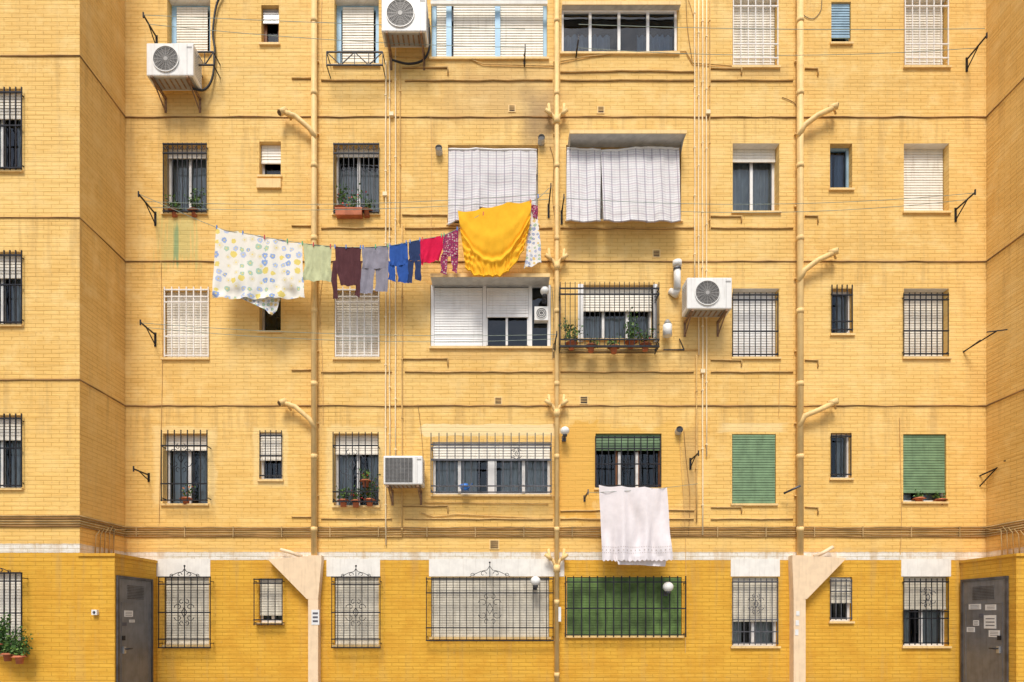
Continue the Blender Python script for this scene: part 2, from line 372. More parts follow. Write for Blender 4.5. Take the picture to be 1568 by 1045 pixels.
# row 1
W(250,219,316,327,sof='y',frame='frame',panes=2,curtain='curtain_full',sh=.12); grille(250,219,316,326,.05,9,[.02,.85,.98]); 
W(397,217,430,270,sof='y',dep=.18,frame='alu',panes=1,sh=.5,shm='cshut')
W(511,219,580,328,sof='y',frame='frame',panes=2,curtain='curtain_full',sh=.1,ctop=.8); grille(511,219,580,327,.05,9,[.02,.85,.98])
for c in(283,545.5):
    for i in range(6):
        cx=X(c-27.5+i*11,.05)
        for s_ in(-1,1): spiral(GR,cx+s_*.03,Z(228,.05),-.064,.035,math.pi/2,5.5,s_,'black',.006)
W(686,222,824,344,sof='y',frame='frame',panes=2,dep=.2,sh=.3)
W(867,222,1043,338,sof='y',frame='frame',panes=3,dep=.2)
W(1122,220,1193,325,frame='frame',panes=2,sh=.17,shm='cshut',curtain='curtain_full')
W(1271,220,1305,290,sof='y',dep=.15,frame='teal',panes=1,curtain='bcurtain')
W(1384,220,1453,325,sh=.98,shm='cshut')
# row 2
W(250,443,319,549,sof='y',sh=.97,shm='cshut',dep=.2); grille(252,442,319,547,.03,6,[.02,.3,.8,.88,.98],'wbar',r=.014,over=.03)
W(397,450,430,508,sof='y',frame='alu',panes=1,dep=.18)
W(512,443,580,549,sof='y',sh=.97,shm='cshut',dep=.2); grille(514,442,580,547,.03,6,[.02,.3,.8,.88,.98],'wbar',r=.014,over=.03)
W(660,436,843,532,sof='white',frame='frame',panes=1,dep=.05,fw=.03)
fx=[X(662),X(742),X(812),X(841)]
for a in fx: FR.box(a-.035,a+.035,-.0,.07,Z(530),Z(437),'frame')
shutter(fx[0]+.04,fx[1]-.04,Z(528),Z(441),.0,'wshut'); shutter(fx[1]+.04,fx[2]-.04,Z(484),Z(441),.0,'wshut')
for a in(745,776,809): FR.box(X(a)-.022,X(a)+.022,.02,.06,Z(528),Z(486),'frame')
W(889,436,1000,520,sof='y',frame='frame',panes=3,dep=.18,fw=.05,curtain='curtain_full',ctop=.55,sh=.42,shm='cshut')
FR.box(X(885),X(893),-.02,.12,Z(524),Z(436),'frame');FR.box(X(1000),X(1006),-.02,.12,Z(524),Z(436),'frame')
grille(858,442,1009,531,.32,20,[.0,.12,.9,1.0],over=.12,side=True,r=.0085)
GR.tube([(X(1009),-.32,Z(536,.32)),(X(1040),-.32,Z(536,.32)),(X(1040),-.02,Z(520))],.012,'black',4)
W(1122,442,1193,548,sh=.97,shm='wshut'); grille(1122,450,1191,546,.04,8,[.03,.4,.9,.98],over=.02)
W(1273,442,1306,512,sof='y',dep=.15,frame='frame',panes=1,curtain='curtain'); grille(1274,446,1305,508,.04,4,[.05,.25,.9],over=.12,r=.012)
W(1384,442,1453,548,sh=.97,shm='cshut'); grille(1384,450,1452,545,.04,8,[.03,.4,.9,.98],over=.02)
# row 3
W(249,664,318,772,sof='y',frame='frame',panes=2,sh=.2,shm='cshut',dep=.2,curtain='curtain'); grille(247,678,317,768,.16,7,[.02,.3,.95],over=.24,r=.011); orn_c(GR,X(284),Z(705),-.17,.28,'black')
W(397,662,432,735,sof='y',dep=.14,frame='frame',panes=1,sh=.55,shm='cshut'); grille(398,664,431,732,.04,4,[.05,.5,.95],over=.06)
W(511,664,580,775,sof='y',frame='frame',panes=2,sh=.25,shm='cshut',dep=.2,curtain='curtain'); grille(510,678,579,770,.16,7,[.02,.18,.95],over=.2,r=.011); orn_c(GR,X(542),Z(715),-.17,.3,'darkgrey')
W(662,677,843,758,sof='white',frame='frame',panes=2,dep=.14,sh=.3,shm='cshut',curtain='curtain',fw=.05)
FR.box(X(747),X(760),.06,.17,Z(757),Z(679),'frame')
for a in(703,802): FR.box(X(a)-.03,X(a)+.03,.11,.16,Z(757),Z(700),'frame')
grille(660,681,844,754,.22,15,[.0,.13,.93,1.0],'darkgrey',over=.22,r=.0115)
GR.box(X(662),X(843),-.24,-.235,Z(706,.23),Z(703,.23),'darkgrey'); orn_c(GR,X(790),Z(700),-.23,.13,'darkgrey')
W(912,664,1013,748,sof='y',frame='brown',panes=3,dep=.14,sh=.27,shm='gshut',fw=.03)
FR.box(X(948),X(952),.10,.16,Z(747),Z(690),'frame'); FR.box(X(975),X(979),.10,.16,Z(747),Z(690),'frame')
grille(912,668,1011,746,.04,10,[.03,.45,.75,.97],r=.012); orn_c(GR,X(958),Z(712),-.055,.13,'black')
W(1121,665,1188,772,sof='y',sh=.98,shm='gshut',dep=.1)
W(1272,663,1304,733,sof='y',dep=.14,frame='frame',panes=1,curtain='curtain'); grille(1273,665,1303,730,.03,4,[.05,.95])
W(1383,665,1449,769,sof='y',sh=.84,shm='gshut',dep=.12,curtain='curtain'); 
# ground row
W(252,884,320,988,sh=.97,shm='dshut',dep=.14,sof='white'); grille(243,884,322,992,.14,8,[.0,.12,.5,.9,1.],orn=.26,top=.32)
W(396,886,433,954,sh=.8,shm='dshut',dep=.14,sof='y'); grille(389,886,432,958,.12,4,[.03,.12,.9,.98])
W(512,884,580,988,sh=.97,shm='dshut',dep=.14,sof='white'); grille(508,884,582,992,.14,8,[.0,.12,.5,.9,1.],orn=.26,top=.32)
W(660,884,841,976,sh=.97,shm='dshut',dep=.14,sof='white',panes=2); grille(653,884,847,981,.14,19,[.0,.2,.75,.97],orn=.30,top=.42)
W(868,884,1044,974,sh=.99,shm='glime',dep=.1,sof='white'); grille(866,888,1050,976,.14,15,[.04,.5,.96],r=.014,over=.07)
W(1121,884,1192,990,sof='white',sh=.62,shm='dshut',dep=.14,curtain='curtain'); grille(1122,886,1191,988,.04,8,[.03,.2,.38,.95],'darkgrey'); orn_c(GR,X(1156),Z(925),-.055,.2,'darkgrey')
W(1271,884,1305,952,sof='y',sh=.55,dep=.12,panes=1,shm='dshut'); grille(1272,887,1304,950,.03,4,[.05,.7,.95],'darkgrey')
W(1383,883,1453,990,sof='white',sh=.45,shm='dshut',dep=.16,curtain='curtain'); grille(1384,886,1452,988,.04,8,[.03,.4,.5,.95],'black'); orn_c(GR,X(1418),Z(915),-.055,.2,'darkgrey')
# left wing windows
for y0,y1 in((130,262),(380,498),(630,748),(870,1002)):
    W(-48,y0+6,33,y1,plane=WD,hl=lholes,sof='y',sh=.3 if y0<800 else .95,shm='cshut',curtain='curtain',dep=.18)
    grille(-47,y0+8,33,y1-2,.05 if y0<800 else .14,9,[.02,.55,.97] if y0<800 else [0,.15,.5,.9,1.],plane=WD,over=.05 if y0<800 else 0,top=.3 if y0>800 else None,r=.012)
rh=[]
for y0,y1 in((130,262),(380,498),(630,748)):
    W(1660,y0+6,1740,y1,plane=WD,hl=rh,sof='y',sh=.6,shm='cshut',dep=.18)
LP=MB()
for a,c,d in((238,322,883),(500,582,883),(657,864,883),(1119,1194,883),(1380,1456,883)):
    LP.box(X(a),X(c),-.005,.0,Z(d),Z(856),'white')
LP.obj('lintel_paint',BLD)
# ---- walls
WL=MB()
def wallgrid(u0,u1,z0,z1,hs,fn,k='wall'):
    us=sorted({u0,u1}|{min(max(h[i],u0),u1) for h in hs for i in(0,1)}); zs=sorted({z0,z1}|{min(max(h[i],z0),z1) for h in hs for i in(2,3)})
    for a,b in zip(us,us[1:]):
        for c,d in zip(zs,zs[1:]):
            um=(a+b)/2; zm=(c+d)/2
            if not any(h[0]<um<h[1] and h[2]<zm<h[3] for h in hs):
                WL.face([fn(a,c),fn(b,c),fn(b,d),fn(a,d)],k)
wallgrid(XL,XR,0,ZTOP,holes,lambda u,z:(u,0,z))
wallgrid(-13,XL,0,ZTOP,lholes,lambda u,z:(u,-WD,z))
wallgrid(XR,14.5,0,ZTOP,rh,lambda u,z:(u,-WD,z))
WL.face([(XL,-WD,0),(XL,0,0),(XL,0,ZTOP),(XL,-WD,ZTOP)],'wall'); WL.face([(XR,0,0),(XR,-WD,0),(XR,-WD,ZTOP),(XR,0,ZTOP)],'wall')
WL.face([(-13,-WD,0),(-13,9,0),(-13,9,ZTOP),(-13,-WD,ZTOP)],'wall'); WL.face([(14.5,-WD,0),(14.5,9,0),(14.5,9,ZTOP),(14.5,-WD,ZTOP)],'wall')
WL.face([(-13,9,0),(14.5,9,0),(14.5,9,ZTOP),(-13,9,ZTOP)],'wall')
WL.obj('walls',BLD)
RF=MB(); RF.box(-13.1,XL+.08,-WD-.08,9.1,ZTOP,ZTOP+.25,'white'); RF.box(XL+.08,XR-.08,-.08,9.1,ZTOP+.001,ZTOP+.25,'white'); RF.box(XR-.08,14.6,-WD-.08,9.1,ZTOP,ZTOP+.25,'white'); RF.obj('roof',BLD)
PO=MB()
def porch(x0,x1):
    PO.box(x0,x1,-WD-.003,-.001,0,ZP-.05,'wall'); PO.box(x0-.02,x1+.02,-WD-.03,-.002,ZP-.05,ZP,'wall')
porch(XL+.001,PL); porch(PR,XR-.001); PO.obj('entrance_porch',BLD)
def door(x,sgn,ya,yb,name,papers):
    b=MB(); zt=2.32
    def bx(d0,d1,y0,y1,z0,z1,k): b.box(x+sgn*d0,x+sgn*d1,y0,y1,z0,z1,k)
    bx(.0,.03,ya-.05,ya,0,zt+.05,'darkgrey'); bx(.0,.03,yb,yb+.05,0,zt+.05,'darkgrey'); bx(0,.03,ya,yb,zt,zt+.05,'darkgrey')
    bx(.0,.018,ya,yb,.02,zt,'door')
    w=yb-ya
    for i in range(9):
        z=1.98+i*.028; bx(.018,.026,ya+w*.25,yb-w*.25,z,z+.012,'darkgrey')
    for y0,y1,z0,z1 in((ya+.06,yb-.06,.12,.14),(ya+.06,yb-.06,1.9,1.915),(ya+.06,ya+.075,.14,1.9),(yb-.075,yb-.06,.14,1.9)): bx(.018,.024,y0,y1,z0,z1,'door')
    bx(.018,.05,ya+.10,ya+.16,1.02,1.14,'alu'); b.tube([(x+sgn*.03,ya+.13,1.1),(x+sgn*.09,ya+.13,1.1),(x+sgn*.09,ya+.27,1.1)],.011,'black',6)
    bx(.018,.03,ya+.09,ya+.17,1.25,1.33,'black')
    for (fy_,z,wy,hz,k) in papers: 
        bx(.0185,.0215,ya+w*fy_,ya+w*fy_+wy,z,z+hz,k)
        if k=='paper':
            for q in range(3): bx(.0215,.0225,ya+w*fy_+wy*.12,ya+w*fy_+wy*.85,z+hz*(.2+q*.25),z+hz*(.27+q*.25),'ink')
    b.obj(name,BLD)
door(PL,1,-1.22,-.22,'door_left',[(.15,1.66,.26,.11,'paper'),(.1,1.5,.12,.06,'ink'),(.3,1.56,.16,.05,'paper')])
door(PR,-1,-1.10,-.10,'door_right',[(.2,1.78,.25,.1,'paper'),(.55,1.8,.3,.1,'paper'),(.2,1.45,.28,.24,'paper'),(.6,1.5,.14,.1,'paper'),(.12,1.3,.25,.12,'paper'),(.7,1.38,.2,.09,'paper'),(.5,1.65,.1,.07,'ink')])
JT=MB()
for py in(-41,180,401,622):
    z=Z(py); e=.008; pts=[(-13,-WD,z)]
    for j in range(1,12): pts.append((-13+(XL+13)*j/12,-WD-e,z+random.uniform(-.008,.008)))
    pts+=[(XL+e,-WD-e,z),(XL+e,-WD*.5,z+.004),(XL+e,-e,z)]
    for j in range(1,60): pts.append((XL+(XR-XL)*j/60,-e+random.uniform(-.003,.003),z+random.uniform(-.009,.009)))
    pts+=[(XR-e,-e,z),(XR-e,-WD*.5,z-.004),(XR-e,-WD-e,z),(14.5,-WD-e,z)]
    JT.tube(pts,[random.uniform(.008,.016) for _ in pts],'joint_shade',5)
JT.obj('slab_joints',BLD)
CB=MB()
for i,py in enumerate((808,811.5,815,818.5,822)):
    z=Z(py); o=.018
    pts=[(-13,-WD-o,z),(XL+o,-WD-o,z),(XL+o,-o,z)]
    n=40
    for j in range(1,n): pts.append((XL+(XR-XL)*j/n,-o,z+random.uniform(-.007,.007)))
    pts+=[(XR-o,-o,z),(XR-o,-WD-o,z),(14.5,-WD-o,z)]
    CB.tube(pts,.011,'cable' if i not in(1,4) else 'joint_shade',5)
for s_ in(-1,1):
    xw=XL+.03 if s_<0 else XR-.03
    for i in range(5):
        y=-.30-.13*i
        CB.tube([(xw,y+.5 if y>-.4 else y,Z(808+i*3.5)),(xw,y-.10,Z(812+i*3.5)-.06),(xw,y-.12,ZP+.01)],.011,'cable',5)
for x in range(210,1500,74): CB.box(X(x)-.010,X(x)+.010,-.034,0,Z(823),Z(807),'cable')
CB.obj('cable_bundle',BLD)
CO=MB()
segs=[[(447,-2),(478,-2)],[(492,1),(600,1)],[(616,-19),(686,-19),(686,-8)],[(620,1),(846,1)],[(858,1),(1062,1)],[(858,-11),(905,-12),(952,-14),(1063,-12)],[(1088,-17),(1135,-17),(1135,-8)],[(1088,1),(1214,1)],[(1232,-17),(1252,-17),(1252,-6)]]
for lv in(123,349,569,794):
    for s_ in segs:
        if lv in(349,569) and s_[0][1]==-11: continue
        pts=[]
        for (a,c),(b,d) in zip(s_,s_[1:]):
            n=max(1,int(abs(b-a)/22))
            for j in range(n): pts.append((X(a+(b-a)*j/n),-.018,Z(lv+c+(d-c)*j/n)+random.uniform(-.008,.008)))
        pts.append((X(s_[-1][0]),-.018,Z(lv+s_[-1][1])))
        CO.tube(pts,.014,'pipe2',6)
        CO.tube([(p[0],-.006,p[2]-.016) for p in pts],.006,'joint_shade',4)  # dark tube below each conduit, standing in for its shadow on the wall
for P_ in ([(600,88),(650,90),(720,92),(740,100),(852,103)],[(858,96),(900,88),(960,82),(1050,80),(1060,98),(1135,104)],[(645,786),(665,792),(700,788),(840,795)],[(650,770),(840,772)],[(870,538),(1070,536)]):
    CO.tube([(X(a),-.02,Z(c)) for a,c in P_],.010,'pipe2',5)
CO.obj('gas_conduits',BLD)
VC=MB()
for px,a,c,k,r in((591,96,835,'cream',.014),(597,96,710,'cream',.012),(606,0,700,'cream',.013),(613,100,345,'pipe2',.010),(616,345,822,'pipe2',.013),
                  (1063,0,440,'cream',.013),(1069,0,545,'cream',.012),(1075,0,820,'cream',.014),(1081,0,700,'cream',.012),(1086,0,350,'pipe2',.010),(1066,545,800,'pipe2',.012)):
    pts=[]; n=int((c-a)/60)+1
    for j in range(n+1): pts.append((X(px)+random.uniform(-.005,.005),-.03,Z(a+(c-a)*j/n)))
    VC.tube(pts,r,k,6)
    y=a+random.uniform(20,60)
    while y<c-10:
        VC.box(X(px)-r*1.5,X(px)+r*1.5,-.048,0,Z(y+.8),Z(y-.8),k); y+=random.uniform(70,120)
for px,py in((590,300),(1083,175),(600,178),(1075,570)):
    VC.box(X(px)-.04,X(px)+.04,-.065,0,Z(py)-.035,Z(py)+.035,'cream')
VC.tube([(X(616),-.03,Z(822)),(X(591),-.03,Z(822))],.013,'pipe2',6)
VC.obj('riser_conduits',BLD)
def curve(P_,n=6):
    out=[]; P_=[P_[0]]+P_+[P_[-1]]
    for i in range(1,len(P_)-2):
        for j in range(n):
            t=j/n; out.append(tuple(.5*((2*b)+(-a+c)*t+(2*a-5*b+4*c-d)*t*t+(-a+3*b-3*c+d)*t**3) for a,b,c,d in zip(P_[i-1],P_[i],P_[i+1],P_[i+2])))
    out.append(P_[-1]); return out
SW=MB()
for P_,k in (([(1222,0),(1228,22),(1244,30),(1256,18),(1258,0)],'wire'),([(1050,-10),(1052,40),(1060,96)],'joint_shade'),([(1054,0),(1062,30),(1064,70),(1072,120)],'pipe2'),([(493,0),(492,60),(495,110)],'pipe2'),([(1197,150),(1215,158),(1222,170)],'joint_shade'),
             ([(845,440),(847,480),(846,550)],'wire'),([(849,445),(851,560)],'wire'),([(1047,660),(1050,700),(1056,760),(1054,820)],'joint_shade'),([(1040,660),(1042,700),(1048,790),(1050,870),(1049,1000)],'pipe2'),([(640,620),(645,660),(648,700)],'joint_shade'),
             ([(247,400),(248,480),(249,560),(247,660),(244,800)],'pipe2'),([(1194,560),(1192,640)],'pipe2'),([(842,225),(848,250),(846,300),(850,340)],'joint_shade'),([(495,420),(490,470),(494,560),(495,650)],'pipe2'),([(660,180),(661,300),(659,400)],'pipe2'),([(1377,640),(1380,790),(1378,850)],'pipe2')):
    SW.tube([(X(a),-.012,Z(c)) for a,c in curve(P_)],.006,k,4)
SW.obj('service_wires',BLD)
# drain pipes
DP=MB()
def down(px,w,ztop,zbot,k='pipe'):
    x=X(px); DP.tube([(x,-.085,ztop),(x,-.085,zbot)],w,k,14)
    z=ztop-.4
    while z>zbot:
        DP.tube([(x,-.085,z),(x,-.085,z-.09)],w*1.13,k,14); z-=2.7625/2
        DP.box(x-w*1.3,x+w*1.3,-.05,0,z+.6,z+.62,k)
down(483,.056,ZTOP,Z(852)); down(852,.045,ZTOP,0.); down(1222,.062,ZTOP,Z(852))
def br(pts,r,k='pipe'):
    DP.tube([(X(a,o),-o,Z(c,o)) for a,c,o in pts],r,k,10)
for dy in(0,445):
    br([(483,212+dy,.1),(474,197+dy,.13),(452,178+dy,.15),(432,171+dy,.15)],.046); br([(438,169+dy,.13),(428,173+dy,.20)],.060); br([(429,172.5+dy,.19),(427.5,173.5+dy,.205)],.045,'vent')
    br([(446,170+dy,.12),(440,176+dy,.12),(446,184+dy,.1)],.02,'pipe2')
for a,c in((210,163),(432,385),(655,615)):
    br([(1223,a,.1),(1232,a-18,.13),(1252,c+14,.16),(1275,c+3,.17)],.050); br([(1268,c+4,.14),(1283,c-1,.2)],.060); br([(1281,c-.5,.19),(1284,c-1,.205)],.045,'vent'); br([(1275,c,.1),(1280,c+12,.08)],.02,'pipe2')
br([(1200,756,.12),(1213,750,.2),(1226,744,.28)],.02,'darkgrey')
for dy in(0,222,445,681):
    for s_ in(-1,1):
        br([(852,190+dy,.09),(852+s_*5,178+dy,.1),(852+s_*11,172+dy,.1),(852+s_*12,160+dy,.08)],.030); br([(852+s_*8,176+dy,.12),(852+s_*17,168+dy,.15)],.036)
    DP.tube([(X(852),-.09,Z(185+dy)),(X(852),-.09,Z(196+dy))],.062,'pipe',12)
br([(430,842,.1),(445,846,.14),(462,853,.14)],.035,'beige'); br([(1275,838,.1),(1262,846,.14),(1246,853,.14)],.035,'beige')
DP.box(X(476),X(491),-.17,0,0,Z(852),'beige'); DP.box(X(1209),X(1227),-.17,0,0,Z(852),'beige')
def tri(P_,o0,o1,k):
    a=[(X(p),-o1,Z(q)) for p,q in P_]; b=[(X(p),-o0,Z(q)) for p,q in P_]
    DP.face(a,k); n=len(a)
    for i in range(n): DP.face([a[i],b[i],b[(i+1)%n],a[(i+1)%n]],k)
tri([(415,858),(496,852),(496,862),(491,918),(474,918)],0,.173,'beige'); tri([(1289,856),(1229,918),(1209,918),(1207,862),(1207,852)],0,.173,'beige')
DP.obj('drain_pipes',BLD)
for b,n in((FR,'window_frames'),(SH,'roller_shutters'),(GL,'window_glass'),(RM,'rooms_and_curtains'),(GR,'window_grilles'),(RV,'window_reveals')): b.obj(n,BLD)
VB=MB()
for px,py,w,k in((784,167,4,'vent'),(920,169,4,'vent'),(1005,389,4.5,'vent'),(763,614,4.5,'vent'),(757,834,6,'vent'),(894,613,5,'hose')):
    x=X(px);z=Z(py);h=w/80
    VB.box(x-h-.02,x+h+.02,-.012,0,z-h-.02,z+h+.02,'pipe'); VB.box(x-h,x+h,-.016,-.012,z-h,z+h,k)
    for i in range(4): VB.box(x-h,x+h,-.022,-.016,z-h+.02+i*h*.5,z-h+.03+i*h*.5,'pipe2')
for px,py in((672,230),(829,214),(1040,660)):
    x=X(px,.08);z=Z(py,.08); VB.tube([(x,0,z),(x,-.12,z+.02)],.065,'awn',14,False); VB.tube([(x,-.02,z),(x,-.10,z+.02)],.052,'hose',12)
VB.box(X(394),X(431),-.05,0,Z(290),Z(276),'pipe'); VB.obj('air_vents',BLD)
HD=MB()
def hood(a,c,py,o,k):
    z=Z(py); HD.box(X(a),X(c),-o,.0,z,z+.035,k); HD.box(X(a),X(c),-o-.012,-o,z-.02,z+.045,'pipe' if k!='white' else 'white')
hood(869,1043,226,.36,'awn'); hood(662,840,438,.34,'awn'); hood(660,838,10,.06,'white')
hood(860,1040,16,.12,'awn')
for a in(871,1041): HD.face([(X(a),0,Z(226)),(X(a),-.36,Z(226)),(X(a),0,Z(243))],'awn')
HD.obj('window_hoods',BLD)
BR=MB()
for a,c in((500,586),(300,327)):
    o=.28; x0,x1=X(a,o),X(c,o); zt,zb=Z(80,o),Z(100,o); y=-o
    for z in(zt,zb): BR.tube([(x0,y,z),(x1,y,z)],.015,'black',4)
    n=max(1,int((x1-x0)/.5))
    for i in range(n*2+1): BR.tube([(x0+(x1-x0)*i/n/2,y,zb),(x0+(x1-x0)*i/n/2,y,zt)],.009,'black',4)
    for i in range(n):
        xa=x0+(x1-x0)*i/n; xb=x0+(x1-x0)*(i+1)/n; BR.tube([(xa,y,zt),((xa+xb)/2,y,zb),(xb,y,zt)],.009,'black',4)
    for x in(x0,x1):
        for z in(zt,zb): BR.tube([(x,y,z),(x,0,z)],.011,'black',4)
BR.obj('window_rails',BLD)
# ---------------------------------------------------------------- roll-up outdoor blinds
def blind(name,quads,seed):
    b=MB()
    for (tl,tr,br_,bl,o0,o1,ph) in quads:
        def f(u,v):
            px=(tl[0]*(1-u)+tr[0]*u)*(1-v)+(bl[0]*(1-u)+br_[0]*u)*v; py=(tl[1]*(1-u)+tr[1]*u)*(1-v)+(bl[1]*(1-u)+br_[1]*u)*v
            o=o0+(o1-o0)*v
            oo=o+.02*math.sin(u*9+ph)*(.3+v)+.012*noise.noise(Vector((u*6,v*4,seed)))*2
            return (X(px,o),-oo,Z(py,o))
        b.grid(f,30,24,'plaid')
        b.tube([f(i/8,1) for i in range(9)],.018,'plaid',6); b.tube([f(i/8,0) for i in range(9)],.02,'frame',6)
    b.obj(name)
blind('roll_up_blind',[((687,229),(735,229),(734,322),(686,345),.03,.12,0),((735,229),(822,230),(820,320),(734,318),.05,.10,2)],1)
blind('roll_up_blind',[((868,228),(920,230),(919,339),(867,338),.10,.34,0),((920,232),(990,226),(992,338),(924,338),.12,.36,1.5),((988,226),(1040,228),(1042,338),(990,339),.11,.35,4)],5)
# ---------------------------------------------------------------- air conditioners
def ac(f0,t0,f1,t1,o0=.14,o1=.48,fan=.42,hose=None,coil=False):
    x0,x1,z0,z1=X(f0,o1),X(f1,o1),Z(t1,o1),Z(t0,o1)
    e=empty('air_conditioner',((x0+x1)/2,-(o0+o1)/2,z0))
    def ob(b,n,bev=0):
        o=b.obj(n,e,bev); o.location=-e.location; return o
    b=MB(); b.box(x0,x1,-o1,-o0,z0,z1,'ac'); ob(b,'casing',.018)
    g=MB(); h=z1-z0; w=x1-x0; cx=x0+w*fan; cz=(z0+z1)/2; R=h*.39; y=-o1-.003
    g.disc((cx,y,cz),R,'acd',32)
    if coil:
        g.box(x0+w*.05,x0+w*.74,y-.004,y+.001,z0+h*.08,z1-h*.08,'acg')
        for i in range(18): zz=z0+h*(.1+.8*i/17); g.box(x0+w*.05,x0+w*.74,y-.014,y-.003,zz,zz+.007,'acd')
        for i in range(8): xx_=x0+w*(.05+.69*i/7); g.box(xx_,xx_+.006,y-.016,y-.003,z0+h*.08,z1-h*.08,'acg')
    else:
        for q in (1.0,.88,.76,.64,.52,.4,.28):
            pts=[(cx+R*q*math.cos(a*math.pi/14),y-.012,cz+R*q*math.sin(a*math.pi/14)) for a in range(29)]
            g.tube(pts,.010 if q==1 else .004,'acg' if q<1 else 'ac',4,False)
        for a in range(16):
            an=a*math.pi/8; g.tube([(cx+R*.15*math.cos(an),y-.014,cz+R*.15*math.sin(an)),(cx+R*math.cos(an),y-.012,cz+R*math.sin(an))],.004,'acg',4,False)
        g.disc((cx,y-.017,cz),R*.17,'acg',16)
    g.box(x0+w*.86,x0+w*.97,y,-o1,z1-h*.16,z1-h*.11,'acg'); g.box(x0+w*.865,x0+w*.87,y,-o1,z0+.02,z1-.02,'acg')
    for i in range(9):
        zz=z0+h*(.15+.08*i)
        for xs in(x0-.002,x1-.003): g.box(xs,xs+.005,-o1+.06,-o0-.04,zz,zz+.010,'acd')
    g.box(x0+.04,x1-.04,-o1+.04,-o0-.03,z0-.004,z0+.001,'acg')
    for i in range(7): g.box(x0+.08+i*(w-.16)/7,x0+.11+i*(w-.16)/7,-o1+.07,-o0-.06,z0-.008,z0-.004,'rust')
    ob(g,'fan_guard')
    k=MB()
    for x in(x0+w*.12,x1-w*.12):
        k.box(x-.02,x+.02,-o1-.02,0,z0-.05,z0-.012,'rust'); k.box(x-.02,x+.02,-.012,0,z0-.30,z0-.05,'rust')
        k.tube([(x,-o1+.03,z0-.05),(x,-.01,z0-.28)],.014,'rust',4)
    ob(k,'bracket')
    if hose:
        q=MB(); q.tube([(X(a,o),-o,Z(c,o)) for a,c,o in hose],.02,'hose',8); ob(q,'refrigerant_hose')
ac(224,66,296,116,hose=curve([(292,135,.3),(312,138,.15),(325,120,.06),(329,80,.05),(326,50,.05),(331,10,.05),(340,-10,.05)]))
ac(584,-6,653,48,hose=curve([(600,92,.2),(625,98,.1),(648,92,.08),(658,70,.06),(656,30,.05)]))
ac(1052,425,1121,473,fan=.45)
ac(587,698,647,742,fan=.45,coil=True)
# ---------------------------------------------------------------- lamps etc
def lamp(px,py,r):
    o=.2; x,z=X(px,o),Z(py,o); b=MB(); b.sphere((x,-o,z),r,'lamp',18,.95)
    b.tube([(x,-o,z-r*.6),(x,-o,z-r*1.25)],r*.5,'darkgrey',12); b.tube([(x,-o,z-r*1.15),(x,-.03,z-r*1.15)],.014,'darkgrey',6); b.box(x-.04,x+.04,-.03,0,z-r*1.15-.05,z-r*1.15+.05,'darkgrey')
    b.obj('wall_lamp')
lamp(834,446,.085); lamp(820,890,.095); lamp(865,660,.085); lamp(1023,899,.10)
b=MB(); x,z=X(829,.1),Z(480,.1); b.box(x-.13,x+.13,-.1,0.03,z-.13,z+.13,'ac'); b.disc((x,-.103,z),.1,'acd')
for q in(.1,.07,.04): b.tube([(x+q*math.cos(a*math.pi/10),-.11,z+q*math.sin(a*math.pi/10)) for a in range(21)],.006,'ac',4,False)
b.obj('extractor_fan')
b=MB(); x=X(1037,.15); b.tube([(x,-.15,Z(443,.15)),(x,-.15,Z(410,.15))],.065,'ac',14); b.tube([(x,-.15,Z(408,.15)),(x,-.15,Z(400,.15))],.085,'ac',14); b.tube([(x,-.15,Z(443,.15)),(x,-.05,Z(446,.15)),(x-.1,0.0,Z(446))],.06,'ac',12); b.tube([(x,-.15,Z(414,.15)),(x,-.15,Z(411,.15))],.075,'darkgrey',14); b.obj('boiler_flue')
b=MB(); x=X(1022,.15); b.tube([(x,-.15,Z(515,.15)),(x,-.15,Z(498,.15))],.085,'ac',14); b.tube([(x,-.15,Z(498,.15)),(x,-.15,Z(490,.15))],[.085,.03],'acg',14); b.tube([(x,-.15,Z(505,.15)),(x,0,Z(505))],.03,'ac',8); b.obj('boiler_flue')
b=MB(); x=X(144,WD+.06); b.box(x-.045,x+.045,-WD-.06,-WD,Z(942,WD),Z(934,WD),'ac'); b.sphere((x,-WD-.06,Z(938,WD)),.025,'darkgrey',8); b.obj('doorbell_box')
b=MB(); b.box(X(477,.17),X(489,.17),-.177,-.174,Z(957,.17),Z(934,.17),'paper')
for i in range(3): b.box(X(479,.17),X(487,.17),-.179,-.177,Z(941+i*6,.17),Z(938+i*6,.17),'ink')
b.obj('paper_notice')
b=MB()
for i in range(3): b.box(X(1219,.17)-.01*i,X(1224,.17)-.01*i,-.177,-.174,Z(943+i*15,.17),Z(936+i*14,.17),'paper')
b.box(X(854),X(858),-.15,-.145,Z(952),Z(930),'paper'); b.obj('stickers')
